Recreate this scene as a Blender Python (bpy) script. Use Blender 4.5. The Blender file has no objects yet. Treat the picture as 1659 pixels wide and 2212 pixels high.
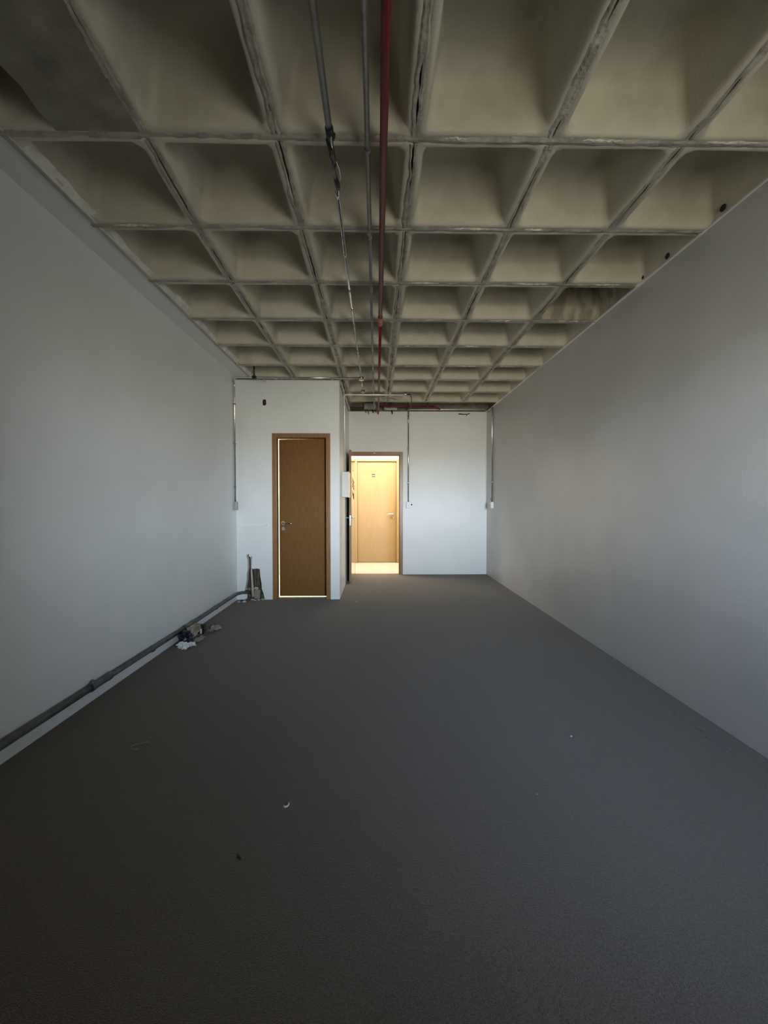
import bpy, bmesh, math, random
from mathutils import Vector, Matrix
random.seed(7)
R = math.radians
sc = bpy.context.scene
col = sc.collection

# ---------------------------------------------------------------- camera
CAMH = 1.26
cd = bpy.data.cameras.new('camera'); cam = bpy.data.objects.new('camera', cd); col.objects.link(cam)
cam.location = (0, 0, CAMH)
cam.rotation_euler = (math.pi/2 - 0.0229, 0, -0.0172)
cd.sensor_fit = 'HORIZONTAL'; cd.sensor_width = 36; cd.lens = 36*898.13/1659
cd.clip_start = 0.02; cd.clip_end = 200
sc.camera = cam

# ---------------------------------------------------------------- view, world
sc.view_settings.view_transform = 'Standard'; sc.view_settings.look = 'None'
sc.view_settings.gamma = 1; sc.view_settings.use_curve_mapping = False
sc.view_settings.exposure = 0.0
sc.cycles.max_bounces = 10; sc.cycles.diffuse_bounces = 7
sc.cycles.use_denoising = True
sc.cycles.caustics_reflective = False; sc.cycles.caustics_refractive = False
sc.cycles.sample_clamp_indirect = 6

w = bpy.data.worlds.new('world'); sc.world = w; w.use_nodes = True
nt = w.node_tree; nt.nodes.clear()
wo = nt.nodes.new('ShaderNodeOutputWorld'); bg = nt.nodes.new('ShaderNodeBackground')
tc = nt.nodes.new('ShaderNodeTexCoord'); sx = nt.nodes.new('ShaderNodeSeparateXYZ')
mr = nt.nodes.new('ShaderNodeMapRange'); cr = nt.nodes.new('ShaderNodeValToRGB')
nt.links.new(tc.outputs['Generated'], sx.inputs[0]); nt.links.new(sx.outputs['Z'], mr.inputs['Value'])
mr.inputs['From Min'].default_value = -1; mr.inputs['From Max'].default_value = 1
nt.links.new(mr.outputs[0], cr.inputs[0]); nt.links.new(cr.outputs[0], bg.inputs[0]); nt.links.new(bg.outputs[0], wo.inputs[0])
e = cr.color_ramp.elements
# sunlit pale ground below the horizon, hazy bluish sky above it
e[0].position = 0.0; e[0].color = (0.03, 0.027, 0.022, 1)
e[1].position = 1.0; e[1].color = (0.22, 0.34, 0.60, 1)
for p, c in ((0.36, (0.085, 0.079, 0.065, 1)), (0.44, (0.44, 0.415, 0.35, 1)), (0.495, (0.50, 0.48, 0.42, 1)), (0.502, (0.86, 0.93, 1.0, 1)), (0.56, (0.78, 0.89, 1.0, 1)), (0.66, (0.24, 0.32, 0.46, 1))):
    k = e.new(p); k.color = c
bg.inputs[1].default_value = 117.0

WX0, WX1, WZ0, WZ1, WY = 0.74, 1.89, 1.02, 2.18, -0.66    # window opening in the wall behind the camera
def area(name, loc, rot, sxx, syy, energy, color, portal=False):
    l = bpy.data.lights.new(name, 'AREA'); l.shape = 'RECTANGLE'; l.size = sxx; l.size_y = syy
    l.energy = energy; l.color = color
    if portal: l.cycles.is_portal = True
    o = bpy.data.objects.new(name, l); o.location = loc; o.rotation_euler = rot; col.objects.link(o); return o
area('daylight_portal', ((WX0+WX1)/2, WY-0.02, (WZ0+WZ1)/2), (R(90), 0, 0), WX1-WX0, WZ1-WZ0, 1, (1, 1, 1), True)
area('corridor_lamp', (0.1, 7.86, 2.46), (0, 0, 0), 2.6, 0.4, 165, (1.0, 0.88, 0.72))
area('bathroom_lamp', (-1.1, 6.3, 2.46), (0, 0, 0), 0.6, 0.6, 60, (1.0, 0.95, 0.66))

# ---------------------------------------------------------------- helpers
class MB:
    def __init__(s): s.v = []; s.f = []; s.sm = []
    def add(s, vs, fs, smooth=False):
        n = len(s.v); s.v += [tuple(v) for v in vs]; s.f += [tuple(i+n for i in f) for f in fs]; s.sm += [smooth]*len(fs); return s
    def box(s, x0, x1, y0, y1, z0, z1, b=0.0):
        if b <= 0:
            return s.add([(x, y, z) for z in (z0, z1) for y in (y0, y1) for x in (x0, x1)],
                [(0, 2, 3, 1), (4, 5, 7, 6), (0, 1, 5, 4), (2, 6, 7, 3), (0, 4, 6, 2), (1, 3, 7, 5)])
        bm = bmesh.new(); bmesh.ops.create_cube(bm, size=1)
        for v in bm.verts:
            v.co = ((x0+x1)/2 + v.co.x*(x1-x0), (y0+y1)/2 + v.co.y*(y1-y0), (z0+z1)/2 + v.co.z*(z1-z0))
        bmesh.ops.bevel(bm, geom=bm.edges[:], offset=b, segments=2, affect='EDGES', profile=0.6)
        bm.verts.index_update()
        s.add([v.co[:] for v in bm.verts], [tuple(v.index for v in f.verts) for f in bm.faces]); bm.free(); return s
    def tube(s, pts, r, n=12, cap=True):
        pts = [Vector(p) for p in pts]; rs = r if isinstance(r, (list, tuple)) else [r]*len(pts)
        t = (pts[1]-pts[0]).normalized(); u = t.orthogonal().normalized(); vs = []
        for i, p in enumerate(pts):
            a = (pts[min(i+1, len(pts)-1)] - pts[max(i-1, 0)]).normalized()
            u = (u - a*u.dot(a)).normalized(); w_ = a.cross(u)
            for k in range(n):
                c = 2*math.pi*k/n; vs.append(p + (u*math.cos(c) + w_*math.sin(c))*rs[i])
        fs = []
        for i in range(len(pts)-1):
            for k in range(n):
                a = i*n+k; b2 = i*n+(k+1) % n; fs.append((a, b2, b2+n, a+n))
        s.add(vs, fs, True)
        if cap:
            m = len(s.v) - len(vs)
            s.f += [tuple(m+k for k in reversed(range(n))), tuple(m+(len(pts)-1)*n+k for k in range(n))]; s.sm += [False, False]
        return s
    def prism(s, outline, axis, a, b):
        # outline in the two remaining axes, extruded along axis from a to b
        def P(p, t): return {'x': (t, p[0], p[1]), 'y': (p[0], t, p[1]), 'z': (p[0], p[1], t)}[axis]
        n = len(outline)
        return s.add([P(p, a) for p in outline] + [P(p, b) for p in outline],
            [tuple(range(n)), tuple(reversed(range(n, 2*n)))] + [(i, i+n, (i+1) % n+n, (i+1) % n) for i in range(n)])
    def mesh(s, name, m):
        me = bpy.data.meshes.new(name); me.from_pydata(s.v, [], s.f)
        bm = bmesh.new(); bm.from_mesh(me); bmesh.ops.recalc_face_normals(bm, faces=bm.faces[:]); bm.to_mesh(me); bm.free()
        me.polygons.foreach_set('use_smooth', s.sm); 
        if m: me.materials.append(m)
        me.update(); return me
    def build(s, name, m, parent=None, loc=None):
        o = bpy.data.objects.new(name, s.mesh(name, m)); col.objects.link(o)
        if loc: o.location = loc
        if parent:
            o.parent = parent
            if not loc: o.matrix_parent_inverse = Matrix.Translation(parent.location).inverted()
        return o
def tag(o, label, cat, group=None, kind=None):
    o['label'] = label; o['category'] = cat
    if group: o['group'] = group
    if kind: o['kind'] = kind
    return o
def empty(name, loc, label, cat, group=None, kind=None):
    o = bpy.data.objects.new(name, None); o.empty_display_size = 0.05; o.location = loc; col.objects.link(o)
    return tag(o, label, cat, group, kind)
def bend(pts, rad, seg=6):
    """polyline with rounded corners"""
    pts = [Vector(p) for p in pts]; out = [pts[0]]
    for i in range(1, len(pts)-1):
        a, b, c = pts[i-1], pts[i], pts[i+1]
        p = b + (a-b).normalized()*rad; q = b + (c-b).normalized()*rad
        for k in range(seg+1):
            t = k/seg; out.append(p*(1-t)**2 + b*2*t*(1-t) + q*t*t)
    out.append(pts[-1]); return out
def boolean(o, cutters):
    for c in cutters:
        m = o.modifiers.new('cut', 'BOOLEAN'); m.operation = 'DIFFERENCE'; m.solver = 'EXACT'; m.object = c
    dg = bpy.context.evaluated_depsgraph_get(); dg.update()
    me = bpy.data.meshes.new_from_object(o.evaluated_get(dg)); o.modifiers.clear(); o.data = me
    for c in cutters: bpy.data.objects.remove(c)
def blob(mb, c, r, seed, amp=0.25, sub=2, squash=(1, 1, 1), freq=1.0):
    bm = bmesh.new(); bmesh.ops.create_icosphere(bm, subdivisions=sub, radius=1)
    rr = random.Random(seed); offs = [Vector((rr.uniform(-1, 1), rr.uniform(-1, 1), rr.uniform(-1, 1))).normalized() for _ in range(14)]
    for v in bm.verts:
        n = v.co.normalized(); h = 0
        for k, q in enumerate(offs): h += math.sin(n.dot(q)*(4+k*0.9)*freq + k)*amp/4
        d = n*(1+h); v.co = (c[0]+d.x*r*squash[0], c[1]+d.y*r*squash[1], c[2]+d.z*r*squash[2])
    bm.verts.index_update()
    mb.add([v.co[:] for v in bm.verts], [tuple(v.index for v in f.verts) for f in bm.faces]); bm.free(); return mb

# ---------------------------------------------------------------- materials
def mat(name, c, rough=0.6, metal=0.0, c2=None, scale=8, detail=4, bump=0.0, bscale=60, lo=0.35, hi=0.65, stretch=None, spec=None, coat=0, c3=None, sc3=2.0, lo3=.55, hi3=.7):
    m = bpy.data.materials.new(name); m.use_nodes = True; n = m.node_tree; p = n.nodes['Principled BSDF']
    p.inputs['Base Color'].default_value = (*c, 1); p.inputs['Roughness'].default_value = rough; p.inputs['Metallic'].default_value = metal
    if spec is not None: p.inputs['Specular IOR Level'].default_value = spec
    if coat: p.inputs['Coat Weight'].default_value = coat; p.inputs['Coat Roughness'].default_value = 0.08
    t = n.nodes.new('ShaderNodeTexCoord'); src = t.outputs['Object']
    if stretch:
        mp = n.nodes.new('ShaderNodeMapping'); mp.inputs['Scale'].default_value = stretch
        n.links.new(src, mp.inputs[0]); src = mp.outputs[0]
    def noise(s, d):
        q = n.nodes.new('ShaderNodeTexNoise'); q.inputs['Scale'].default_value = s; q.inputs['Detail'].default_value = d
        n.links.new(src, q.inputs['Vector']); return q
    if c2:
        q = noise(scale, detail); r = n.nodes.new('ShaderNodeValToRGB'); n.links.new(q.outputs['Fac'], r.inputs[0])
        r.color_ramp.elements[0].position = lo; r.color_ramp.elements[0].color = (*c, 1)
        r.color_ramp.elements[1].position = hi; r.color_ramp.elements[1].color = (*c2, 1)
        out = r.outputs[0]
        if c3:
            q3 = noise(sc3, 6); r3 = n.nodes.new('ShaderNodeValToRGB'); n.links.new(q3.outputs['Fac'], r3.inputs[0])
            r3.color_ramp.elements[0].position = lo3; r3.color_ramp.elements[1].position = hi3
            mx = n.nodes.new('ShaderNodeMix'); mx.data_type = 'RGBA'
            n.links.new(r3.outputs[0], mx.inputs[0]); n.links.new(out, mx.inputs[6]); mx.inputs[7].default_value = (*c3, 1)
            out = mx.outputs[2]
        n.links.new(out, p.inputs['Base Color'])
    if bump:
        q = noise(bscale, 5); b = n.nodes.new('ShaderNodeBump'); b.inputs['Strength'].default_value = bump; b.inputs['Distance'].default_value = 0.01
        n.links.new(q.outputs['Fac'], b.inputs['Height']); n.links.new(b.outputs[0], p.inputs['Normal'])
    return m
M = {}
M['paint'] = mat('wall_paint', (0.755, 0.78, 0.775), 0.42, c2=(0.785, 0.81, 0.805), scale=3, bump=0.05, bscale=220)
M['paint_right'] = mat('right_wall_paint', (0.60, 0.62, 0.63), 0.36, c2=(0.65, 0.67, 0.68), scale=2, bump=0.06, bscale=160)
M['plaster'] = mat('rough_plaster', (0.72, 0.71, 0.66), 0.85, c2=(0.48, 0.46, 0.41), scale=14, bump=0.7, bscale=70)
M['lip'] = mat('lip_plaster', (0.80, 0.80, 0.77), 0.85, c2=(0.62, 0.62, 0.58), scale=14, bump=0.5, bscale=70)
M['bead'] = mat('bead_mortar', (0.74, 0.72, 0.63), 0.9, c2=(0.45, 0.43, 0.36), scale=26, lo=.4, hi=.6, bump=0.8, bscale=80)
M['glint_steel'] = mat('steel_painted_glint', (0.86, 0.85, 0.82), 0.38, 0.55)  # lighter, less metallic colour stands in for the glint along the far conduits
M['white_corridor'] = mat('corridor_paint', (0.85, 0.84, 0.80), 0.6)
M['tile'] = mat('corridor_tile', (0.40, 0.37, 0.31), 0.25, c2=(0.37, 0.34, 0.285), scale=5)
M['bath'] = mat('bathroom_wall', (0.9, 0.9, 0.82), 0.5)
M['carpet'] = mat('grey_carpet', (0.088, 0.073, 0.053), 0.95, c2=(0.178, 0.148, 0.109), scale=140, detail=6, lo=0.30, hi=0.74, bump=0.8, bscale=300, spec=0.15)
M['carpet'].node_tree.nodes['Principled BSDF'].inputs['Sheen Weight'].default_value = 0.35
M['carpet'].node_tree.nodes['Principled BSDF'].inputs['Sheen Roughness'].default_value = 0.4
M['concrete'] = mat('coffer_concrete', (0.60, 0.57, 0.46), 0.85, c2=(0.53, 0.50, 0.40), scale=5, detail=7, bump=0.22, bscale=90, c3=(0.46, 0.43, 0.34), sc3=3.2)
M['rough_concrete'] = mat('board_marked_concrete', (0.46, 0.42, 0.32), 0.9, c2=(0.27, 0.24, 0.18), scale=11, detail=8, lo=0.42, hi=0.6, bump=0.9, bscale=32, stretch=(1, 1, 0.5))
M['rib'] = mat('rib_concrete', (0.46, 0.44, 0.37), 0.9, c2=(0.29, 0.275, 0.23), scale=16, detail=8, bump=0.8, bscale=60)
M['mortar'] = mat('pale_mortar', (0.60, 0.58, 0.50), 0.9, c2=(0.42, 0.40, 0.33), scale=20, bump=0.8, bscale=80)
M['infill'] = mat('infill_concrete', (0.30, 0.28, 0.22), 0.9, c2=(0.19, 0.175, 0.14), scale=6, detail=9, bump=0.8, bscale=25)
M['beam'] = mat('beam_concrete', (0.28, 0.24, 0.18), 0.9, c2=(0.18, 0.15, 0.11), scale=9, bump=0.6)
M['frame_wood'] = mat('door_frame_wood', (0.30, 0.155, 0.058), 0.35, c2=(0.22, 0.112, 0.042), scale=14, stretch=(3, 3, 0.3))
M['jamb_wood'] = mat('door_jamb_wood', (0.27, 0.14, 0.05), 0.7)
M['leaf_wood'] = mat('dark_door_wood', (0.185, 0.092, 0.022), 0.6, c2=(0.150, 0.074, 0.018), spec=0.25, scale=22, stretch=(3, 3, 0.3))
M['entry_wood'] = mat('glossy_door_wood', (0.26, 0.17, 0.078), 0.12, c2=(0.24, 0.155, 0.07), scale=12, stretch=(3, 3, 0.3), coat=1.0)
M['edge_wood'] = mat('door_edge_wood', (0.26, 0.17, 0.09), 0.5)
M['gold_wood'] = mat('corridor_door_wood', (0.215, 0.140, 0.056), 0.4, c2=(0.195, 0.127, 0.050), scale=10, stretch=(3, 3, 0.3))
M['gold_frame'] = mat('corridor_frame_wood', (0.23, 0.152, 0.062), 0.35)
M['steel'] = mat('galvanised_steel', (0.74, 0.73, 0.70), 0.24, 1.0, c2=(0.60, 0.59, 0.56), scale=30)
M['dull_steel'] = mat('dull_grey_conduit', (0.25, 0.26, 0.26), 0.42, 0.5, c2=(0.19, 0.20, 0.20), scale=24)
M['low_pipe'] = mat('painted_grey_conduit', (0.14, 0.152, 0.147), 0.5, 0.2, c2=(0.08, 0.088, 0.085), scale=14)
M['chrome'] = mat('chrome', (0.8, 0.8, 0.78), 0.15, 1.0)
M['red'] = mat('red_sprinkler_paint', (0.17, 0.008, 0.016), 0.45, c2=(0.12, 0.007, 0.012), scale=40)
M['red_worn'] = mat('worn_red_paint', (0.55, 0.22, 0.17), 0.5, c2=(0.35, 0.04, 0.04), scale=90)
M['white_plastic'] = mat('white_plastic', (0.78, 0.78, 0.76), 0.35)
M['grey_box'] = mat('grey_box_metal', (0.36, 0.36, 0.34), 0.45, 0.3)
M['panel_grey'] = mat('panel_paint', (0.66, 0.66, 0.63), 0.4)
M['black'] = mat('black_rubber', (0.012, 0.012, 0.013), 0.5)
M['hole'] = mat('dark_hole', (0.02, 0.018, 0.015), 0.9)
M['ink'] = mat('dark_print', (0.03, 0.02, 0.01), 0.9, spec=0.1)
M['navy'] = mat('navy_plastic_bag', (0.012, 0.013, 0.035), 0.3, bump=0.6, bscale=40)
M['foam'] = mat('white_crumpled_paper', (0.82, 0.82, 0.78), 0.7, bump=0.5, bscale=60)
M['brick'] = mat('dusty_brick', (0.15, 0.115, 0.08), 0.95, c2=(0.07, 0.052, 0.036), scale=30, bump=0.8, bscale=60)
M['filler'] = mat('white_filler', (0.84, 0.84, 0.82), 0.8)
M['film'] = mat('dusty_clear_film', (0.30, 0.30, 0.29), 0.3)
M['crack'] = mat('brown_crack', (0.07, 0.045, 0.03), 0.9)

XL, XR, YC, YB, XC = -1.808, 1.923, 5.394, 7.25, -0.483
H = 2.85
# ---------------------------------------------------------------- the setting
S = 'structure'
fl = MB().box(XL-0.2, XR+0.2, WY-0.2, YB+0.09, -0.12, 0).build('floor', M['carpet']); tag(fl, 'dark grey low pile carpet covering the empty room', 'floor', kind=S)
fc = MB().box(-2.6, 2.6, YB+0.0905, 8.9, -0.12, 0).build('floor', M['tile']); tag(fc, 'pale tiled corridor floor beyond the open entry door', 'floor', kind=S)
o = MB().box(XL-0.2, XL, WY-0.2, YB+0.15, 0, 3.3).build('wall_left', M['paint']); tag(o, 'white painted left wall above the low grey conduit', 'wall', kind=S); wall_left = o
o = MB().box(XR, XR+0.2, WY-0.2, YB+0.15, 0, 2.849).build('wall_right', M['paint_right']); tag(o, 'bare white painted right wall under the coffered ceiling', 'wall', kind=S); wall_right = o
MB().box(XR+0.045, XR+0.2, WY-0.2, YB+0.15, 2.8495, 3.3).build('upper_wall', M['beam'], wall_right)

# wall behind the camera, dark to cut bounce, with the window that lights the room
mb = MB()
mb.box(XL, WX0, WY-0.2, WY, 0, 3.3).box(WX1, XR, WY-0.2, WY, 0, 3.3).box(WX0, WX1, WY-0.2, WY, 0, WZ0).box(WX0, WX1, WY-0.2, WY, WZ1, 3.3)
tag(mb.build('wall_rear', M['beam']), 'unseen wall behind the viewer holding the window, darkened to cut bounce light', 'wall', kind=S)
win = empty('window_1', ((WX0+WX1)/2, WY-0.1, WZ0), 'plain aluminium framed window behind the viewer', 'window', kind=S)
mb = MB(); t = 0.03
mb.box(WX0, WX0+t, WY-0.14, WY-0.1, WZ0, WZ1).box(WX1-t, WX1, WY-0.14, WY-0.1, WZ0, WZ1).box(WX0+t, WX1-t, WY-0.14, WY-0.1, WZ0, WZ0+t).box(WX0+t, WX1-t, WY-0.14, WY-0.1, WZ1-t, WZ1)
mb.build('window_frame', M['dull_steel'], win)

# added out of view to narrow the window light: side fins and slab above
mb = MB(); mb.box(WX0-0.25, WX0-0.05, WY-1.5, WY-0.2, 0, 2.6).box(WX1+0.42, WX1+0.62, WY-1.5, WY-0.2, 0, 2.6).box(WX0-0.25, WX1+0.62, WY-1.5, WY-0.2, 2.3, 2.6)
tag(mb.build('wall_light_baffle', M['beam']), 'unseen fins and slab added outside the window to shape its light', 'wall', kind=S)

# --- ceiling: waffle slab, every coffer and rib a part of its own
ceil = empty('ceiling', (0, 3, 3.3), 'beige concrete waffle ceiling with rough ribs and deep coffers', 'ceiling', kind=S)
MB().box(XL-0.2, XR+0.2, WY-0.2, YB+0.15, 3.30, 3.4).build('slab', M['concrete'], ceil)
XS = [-1.632, -1.032, -0.431, 0.165, 0.764, 1.365, 1.965]
YS = [-0.66, 0.06, 0.66, 1.26, 1.857, 2.453, 3.052, 3.662, 4.260, 4.872, 5.42, 6.01, 6.60]
DXA = {0: 0.13, 1: 0.11, 2: 0.087, 3: 0.057, 4: 0.029, 5: 0.0}
def nx_(i, j): return XS[i] + (DXA.get(j, -0.008) if i == 1 else 0)
def rrect(hx, hy, r, z, n=6):
    r = min(r, hx, hy); pts = []
    for (cx, cy, a0) in ((hx-r, hy-r, 0), (-hx+r, hy-r, 90), (-hx+r, -hy+r, 180), (hx-r, -hy+r, 270)):
        for k in range(n+1):
            a = R(a0 + 90*k/n); pts.append((cx+r*math.cos(a), cy+r*math.sin(a), z))
    return pts
def coffer_mesh(name, m, seed):
    rr = random.Random(seed)
    h0 = 0.2935
    lv = [(h0, 0.002, 0.05, 0), (h0, 0.002, 0.0, 0), (0.2665, 0.045, 0.0, 1), (0.2575, 0.045, 0.006, 1), (0.252, 0.043, 0.020, 1), (0.243, 0.038, 0.07, 1), (0.232, 0.036, 0.14, 1),
          (0.220, 0.036, 0.21, 1), (0.206, 0.038, 0.255, 1), (0.186, 0.045, 0.281, 1), (0.150, 0.05, 0.292, 1), (0.07, 0.04, 0.296, 1)]
    vs = []; fs = []; N = 28
    for i, (h, r, z, s_) in enumerate(lv):
        for (x, y, zz) in rrect(h, h, r, z):
            j = rr.uniform(-0.0022, 0.0022) if 2 <= i <= 4 else 0
            vs.append((x*(1+j/h), y*(1+j/h), zz + (j if i >= 2 else 0)))
    for i in range(len(lv)-1):
        for k in range(N):
            fs.append((i*N+k, i*N+(k+1) % N, (i+1)*N+(k+1) % N, (i+1)*N+k))
    fs.append(tuple((len(lv)-1)*N+k for k in range(N)))
    me = bpy.data.meshes.new(name); me.from_pydata(vs, [], fs)
    me.polygons.foreach_set('use_smooth', [(i >= N) for i in range(len(fs))]); me.materials.append(m); me.update(); return me
cms = [coffer_mesh('coffer', M['concrete'], k) for k in range(4)]
cm_rough = coffer_mesh('coffer', M['rough_concrete'], 11)
cellsz = lambda j: (YS[j+1]-YS[j])/0.5985
for j in range(len(YS)-1):
    for i in range(6):
        if j >= 10 and i < 2: continue
        rough = (i == 5 and j == 6)
        src = cm_rough if rough else cms[(i*3+j*5) % 4]
        xa, xb, xc, xd = nx_(i, j), nx_(i+1, j), nx_(i, j+1), nx_(i+1, j+1)
        if abs((xb-xa)-(xd-xc)) > 1e-4 or i < 2:      # slightly skewed cell beside the wandering rib
            me = src.copy()
            for v in me.vertices:
                u = v.co.x/0.5985+0.5; w2 = v.co.y/0.5985+0.5
                v.co.x = (xa*(1-u)+xb*u)*(1-w2) + (xc*(1-u)+xd*u)*w2; v.co.y = YS[j]*(1-w2)+YS[j+1]*w2
            loc = (0, 0, H); scl = (1, 1, 1)
        else:
            me = src; loc = ((xa+xb)/2, (YS[j]+YS[j+1])/2, H); scl = ((xb-xa)/0.5985, cellsz(j), 1.0)
        o = bpy.data.objects.new('coffer', me); col.objects.link(o)
        o.parent = ceil; o.matrix_parent_inverse = Matrix.Translation(ceil.location).inverted()
        o.location = loc; o.scale = scl
        if rough: o['label'] = 'coffer with rough board marked faces'
def rib_span(p0, p1, seed, kind):
    """ragged strip of concrete filling the seam between two coffers; longitudinal ones are split by a crack"""
    rr = random.Random(seed); n = 18; mb = MB()
    p0 = Vector(p0); p1 = Vector(p1); d = (p1-p0); L = d.length; d.normalize(); s = Vector((d.y, -d.x, 0))
    def walk(a, amp):
        v = a; out = []
        for _ in range(n+1):
            v += rr.uniform(-amp, amp); v = a + (v-a)*0.8; out.append(v)
        return out
    zz = walk(-0.0030, 0.0022)
    if kind == 'long':
        crack = []; on = rr.random() < 0.6; c = 0
        for i in range(n+1):
            if rr.random() < 0.22: on = not on
            c = c*0.5 + (rr.uniform(0.0035, 0.0075) if on else 0.0)*0.5; crack.append(c if c > 0.0012 else 0.0)
        cc = walk(rr.uniform(-0.006, 0.006), 0.004)
        for sg in (-1, 1):
            ww = walk(0.022, 0.004); vs = []
            for i in range(n+1):
                q = p0 + d*(L*i/n); a = cc[i] + sg*crack[i]; b = cc[i]+sg*ww[i]
                vs += [q+s*a+Vector((0, 0, 0.045)), q+s*a+Vector((0, 0, zz[i])), q+s*((a+b)/2)+Vector((0, 0, zz[i]-rr.uniform(0.0, 0.003))), q+s*b+Vector((0, 0, 0.001)), q+s*b+Vector((0, 0, 0.0195))]
            fs = [(i*5+k, i*5+k+1, i*5+k+6, i*5+k+5) for i in range(n) for k in range(4)]
            fs += [(0, 1, 2, 3, 4), (n*5+4, n*5+3, n*5+2, n*5+1, n*5)]
            mb.add(vs, fs)
    else:
        wa = walk(0.020, 0.005); wb = walk(0.020, 0.005); vs = []
        for i in range(n+1):
            q = p0 + d*(L*i/n)
            vs += [q-s*wa[i]+Vector((0, 0, 0.02)), q-s*wa[i]+Vector((0, 0, 0.001)), q-s*0.007+Vector((0, 0, zz[i])), q+s*0.006+Vector((0, 0, zz[i]*1.4-rr.uniform(0, 0.003))), q+s*wb[i]+Vector((0, 0, 0.001)), q+s*wb[i]+Vector((0, 0, 0.02))]
        fs = [(i*6+k, i*6+k+1, i*6+k+7, i*6+k+6) for i in range(n) for k in range(5)]
        fs += [(0, 1, 2, 3, 4, 5), (n*6+5, n*6+4, n*6+3, n*6+2, n*6+1, n*6)]
        mb.add(vs, fs)
    return mb
sd = 100
for i in range(1, 6):
    for j in range(len(YS)-1):
        if j >= 10 and i < 2: continue
        sd += 1
        rib_span((nx_(i, j), YS[j]+0.02, H), (nx_(i, j+1), YS[j+1]-0.02, H), sd, 'long').build('rib', M['rib'], ceil)
for j in range(1, len(YS)):
    for i in range(6):
        if j >= 11 and i < 2: continue
        sd += 1
        x1 = min(XS[i+1], XR+0.02)
        rib_span((XS[i]+0.0, YS[j], H), (x1-0.0, YS[j], H), sd, 'cross').build('rib', M['rib'], ceil)
# pale squeezed mortar beads along some of the crosswise ribs
rr = random.Random(5)
for j in range(3, 11):
    for i in range(0, 6):
        pr = 0.75 if i >= 3 else 0.3
        if rr.random() > pr or (j == 10 and i < 2): continue
        a = rr.uniform(0.06, 0.25); L = rr.uniform(0.06, 0.32); n = 14; x0 = XS[i]+a; y0 = YS[j]-0.012
        vs = []
        for k in range(n+1):
            t_ = k/n; q = math.sin(math.pi*t_)**0.5 if 0 < t_ < 1 else 0.05; wv = (0.002+rr.uniform(0, 0.007))*q; hv = rr.uniform(0.004, 0.012)*q
            x = min(x0+L*t_, XR-0.01)
            vs += [(x, y0-wv, H-0.001), (x, y0-wv*0.4, H-0.001-hv), (x, y0+wv, H-0.002-hv*0.6), (x, y0+wv*1.2, H-0.001)]
        fs = [(k*4+m_, k*4+m_+1, k*4+m_+5, k*4+m_+4) for k in range(n) for m_ in range(3)] + [(0, 1, 2, 3), (n*4+3, n*4+2, n*4+1, n*4)]
        MB().add(vs, fs).build('mortar_bead', M['bead'], ceil)
# solid infill strip, front left
rr = random.Random(9); out = []
n = 26
ys = [WY + (1.835-WY)*k/n for k in range(n+1)]
right = [(-1.018 + rr.uniform(-0.004, 0.004) + (1.857-y)*0.052, y) for y in ys]
left = [(-1.355 + rr.uniform(-0.016, 0.012) - (0.05 if y < 1.32 else 0), y) for y in ys]
MB().prism(left + right[::-1], 'z', H-0.004, H+0.06).build('infill_strip', M['infill'], ceil)['label'] = 'flat solid concrete strip'
# painted flat soffit along the left wall and its ragged plaster edge
o = MB().box(XL, -1.606, WY, YC, H+0.012, H+0.07).build('soffit', M['paint'], ceil); o['label'] = 'flat white painted border strip'
rr = random.Random(21); n = 150; vs = []; top = 0.03; dx = 0
for k in range(n+1):
    y = WY + (YC-0.005-WY)*k/n
    top = min(max(top + rr.uniform(-0.006, 0.006), 0.022), 0.05)
    if rr.random() < 0.06: top = rr.uniform(0.02, 0.052)
    dx = rr.uniform(-0.002, 0.002)
    vs += [(-1.606, y, H+0.004), (-1.598+dx, y, H-0.003+rr.uniform(-0.001, 0.001)), (-1.586+dx-top*0.1, y, H+0.004), (-1.580+dx+top*0.35, y, H+top), (-1.606, y, H+top)]
fs = [(k*5+m_, k*5+m_+1, k*5+m_+6, k*5+m_+5) for k in range(n) for m_ in range(4)] + [(k*5+4, k*5, k*5+5, k*5+9) for k in range(n)] + [(0, 1, 2, 3, 4), (n*5+4, n*5+3, n*5+2, n*5+1, n*5)]
MB().add(vs, fs).build('plaster_edge', M['lip'], ceil)['label'] = 'pale ragged plaster edge'
# ragged plaster along the top of the right wall
vs = []; w_ = 0.004; n = 190
for k in range(n+1):
    y = WY + (YB-WY)*k/n
    near = min(abs(y-q) for q in YS)
    w_ = min(max(w_ + rr.uniform(-0.003, 0.003), 0.002), 0.012)
    ww = w_ + (0.022*rr.uniform(0.5, 1) if near < 0.03 else 0)
    vs += [(XR, y, H-0.004-ww*0.3), (XR-ww, y, H-0.002-ww*0.1), (XR-ww*0.9, y, H+0.008), (XR+0.01, y, H+0.016), (XR+0.02, y, H-0.004)]
fs = [(k*5+m_, k*5+m_+1, k*5+m_+6, k*5+m_+5) for k in range(n) for m_ in range(4)] + [(k*5+4, k*5, k*5+5, k*5+9) for k in range(n)] + [(0, 1, 2, 3, 4), (n*5+4, n*5+3, n*5+2, n*5+1, n*5)]
MB().add(vs, fs).build('plaster_edge', M['filler'], wall_right)['label'] = 'pale ragged plaster line at the wall top'
# small dark recesses on the side faces of the right hand coffers
for (y, z) in ((2.30, H+0.035), (2.74, H+0.03), (3.0, H+0.028)):
    blob(MB(), (XR-0.012, y, z), 0.020, int(y*10), 0.08, 3, (0.4, 1, 0.9)).build('dark_knot', M['hole'], ceil)

MB().box(XC-0.15, XR+0.045, 6.60+0.035, YB+0.03, 2.985, 3.1).build('end_slab', M['concrete'], ceil)
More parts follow.
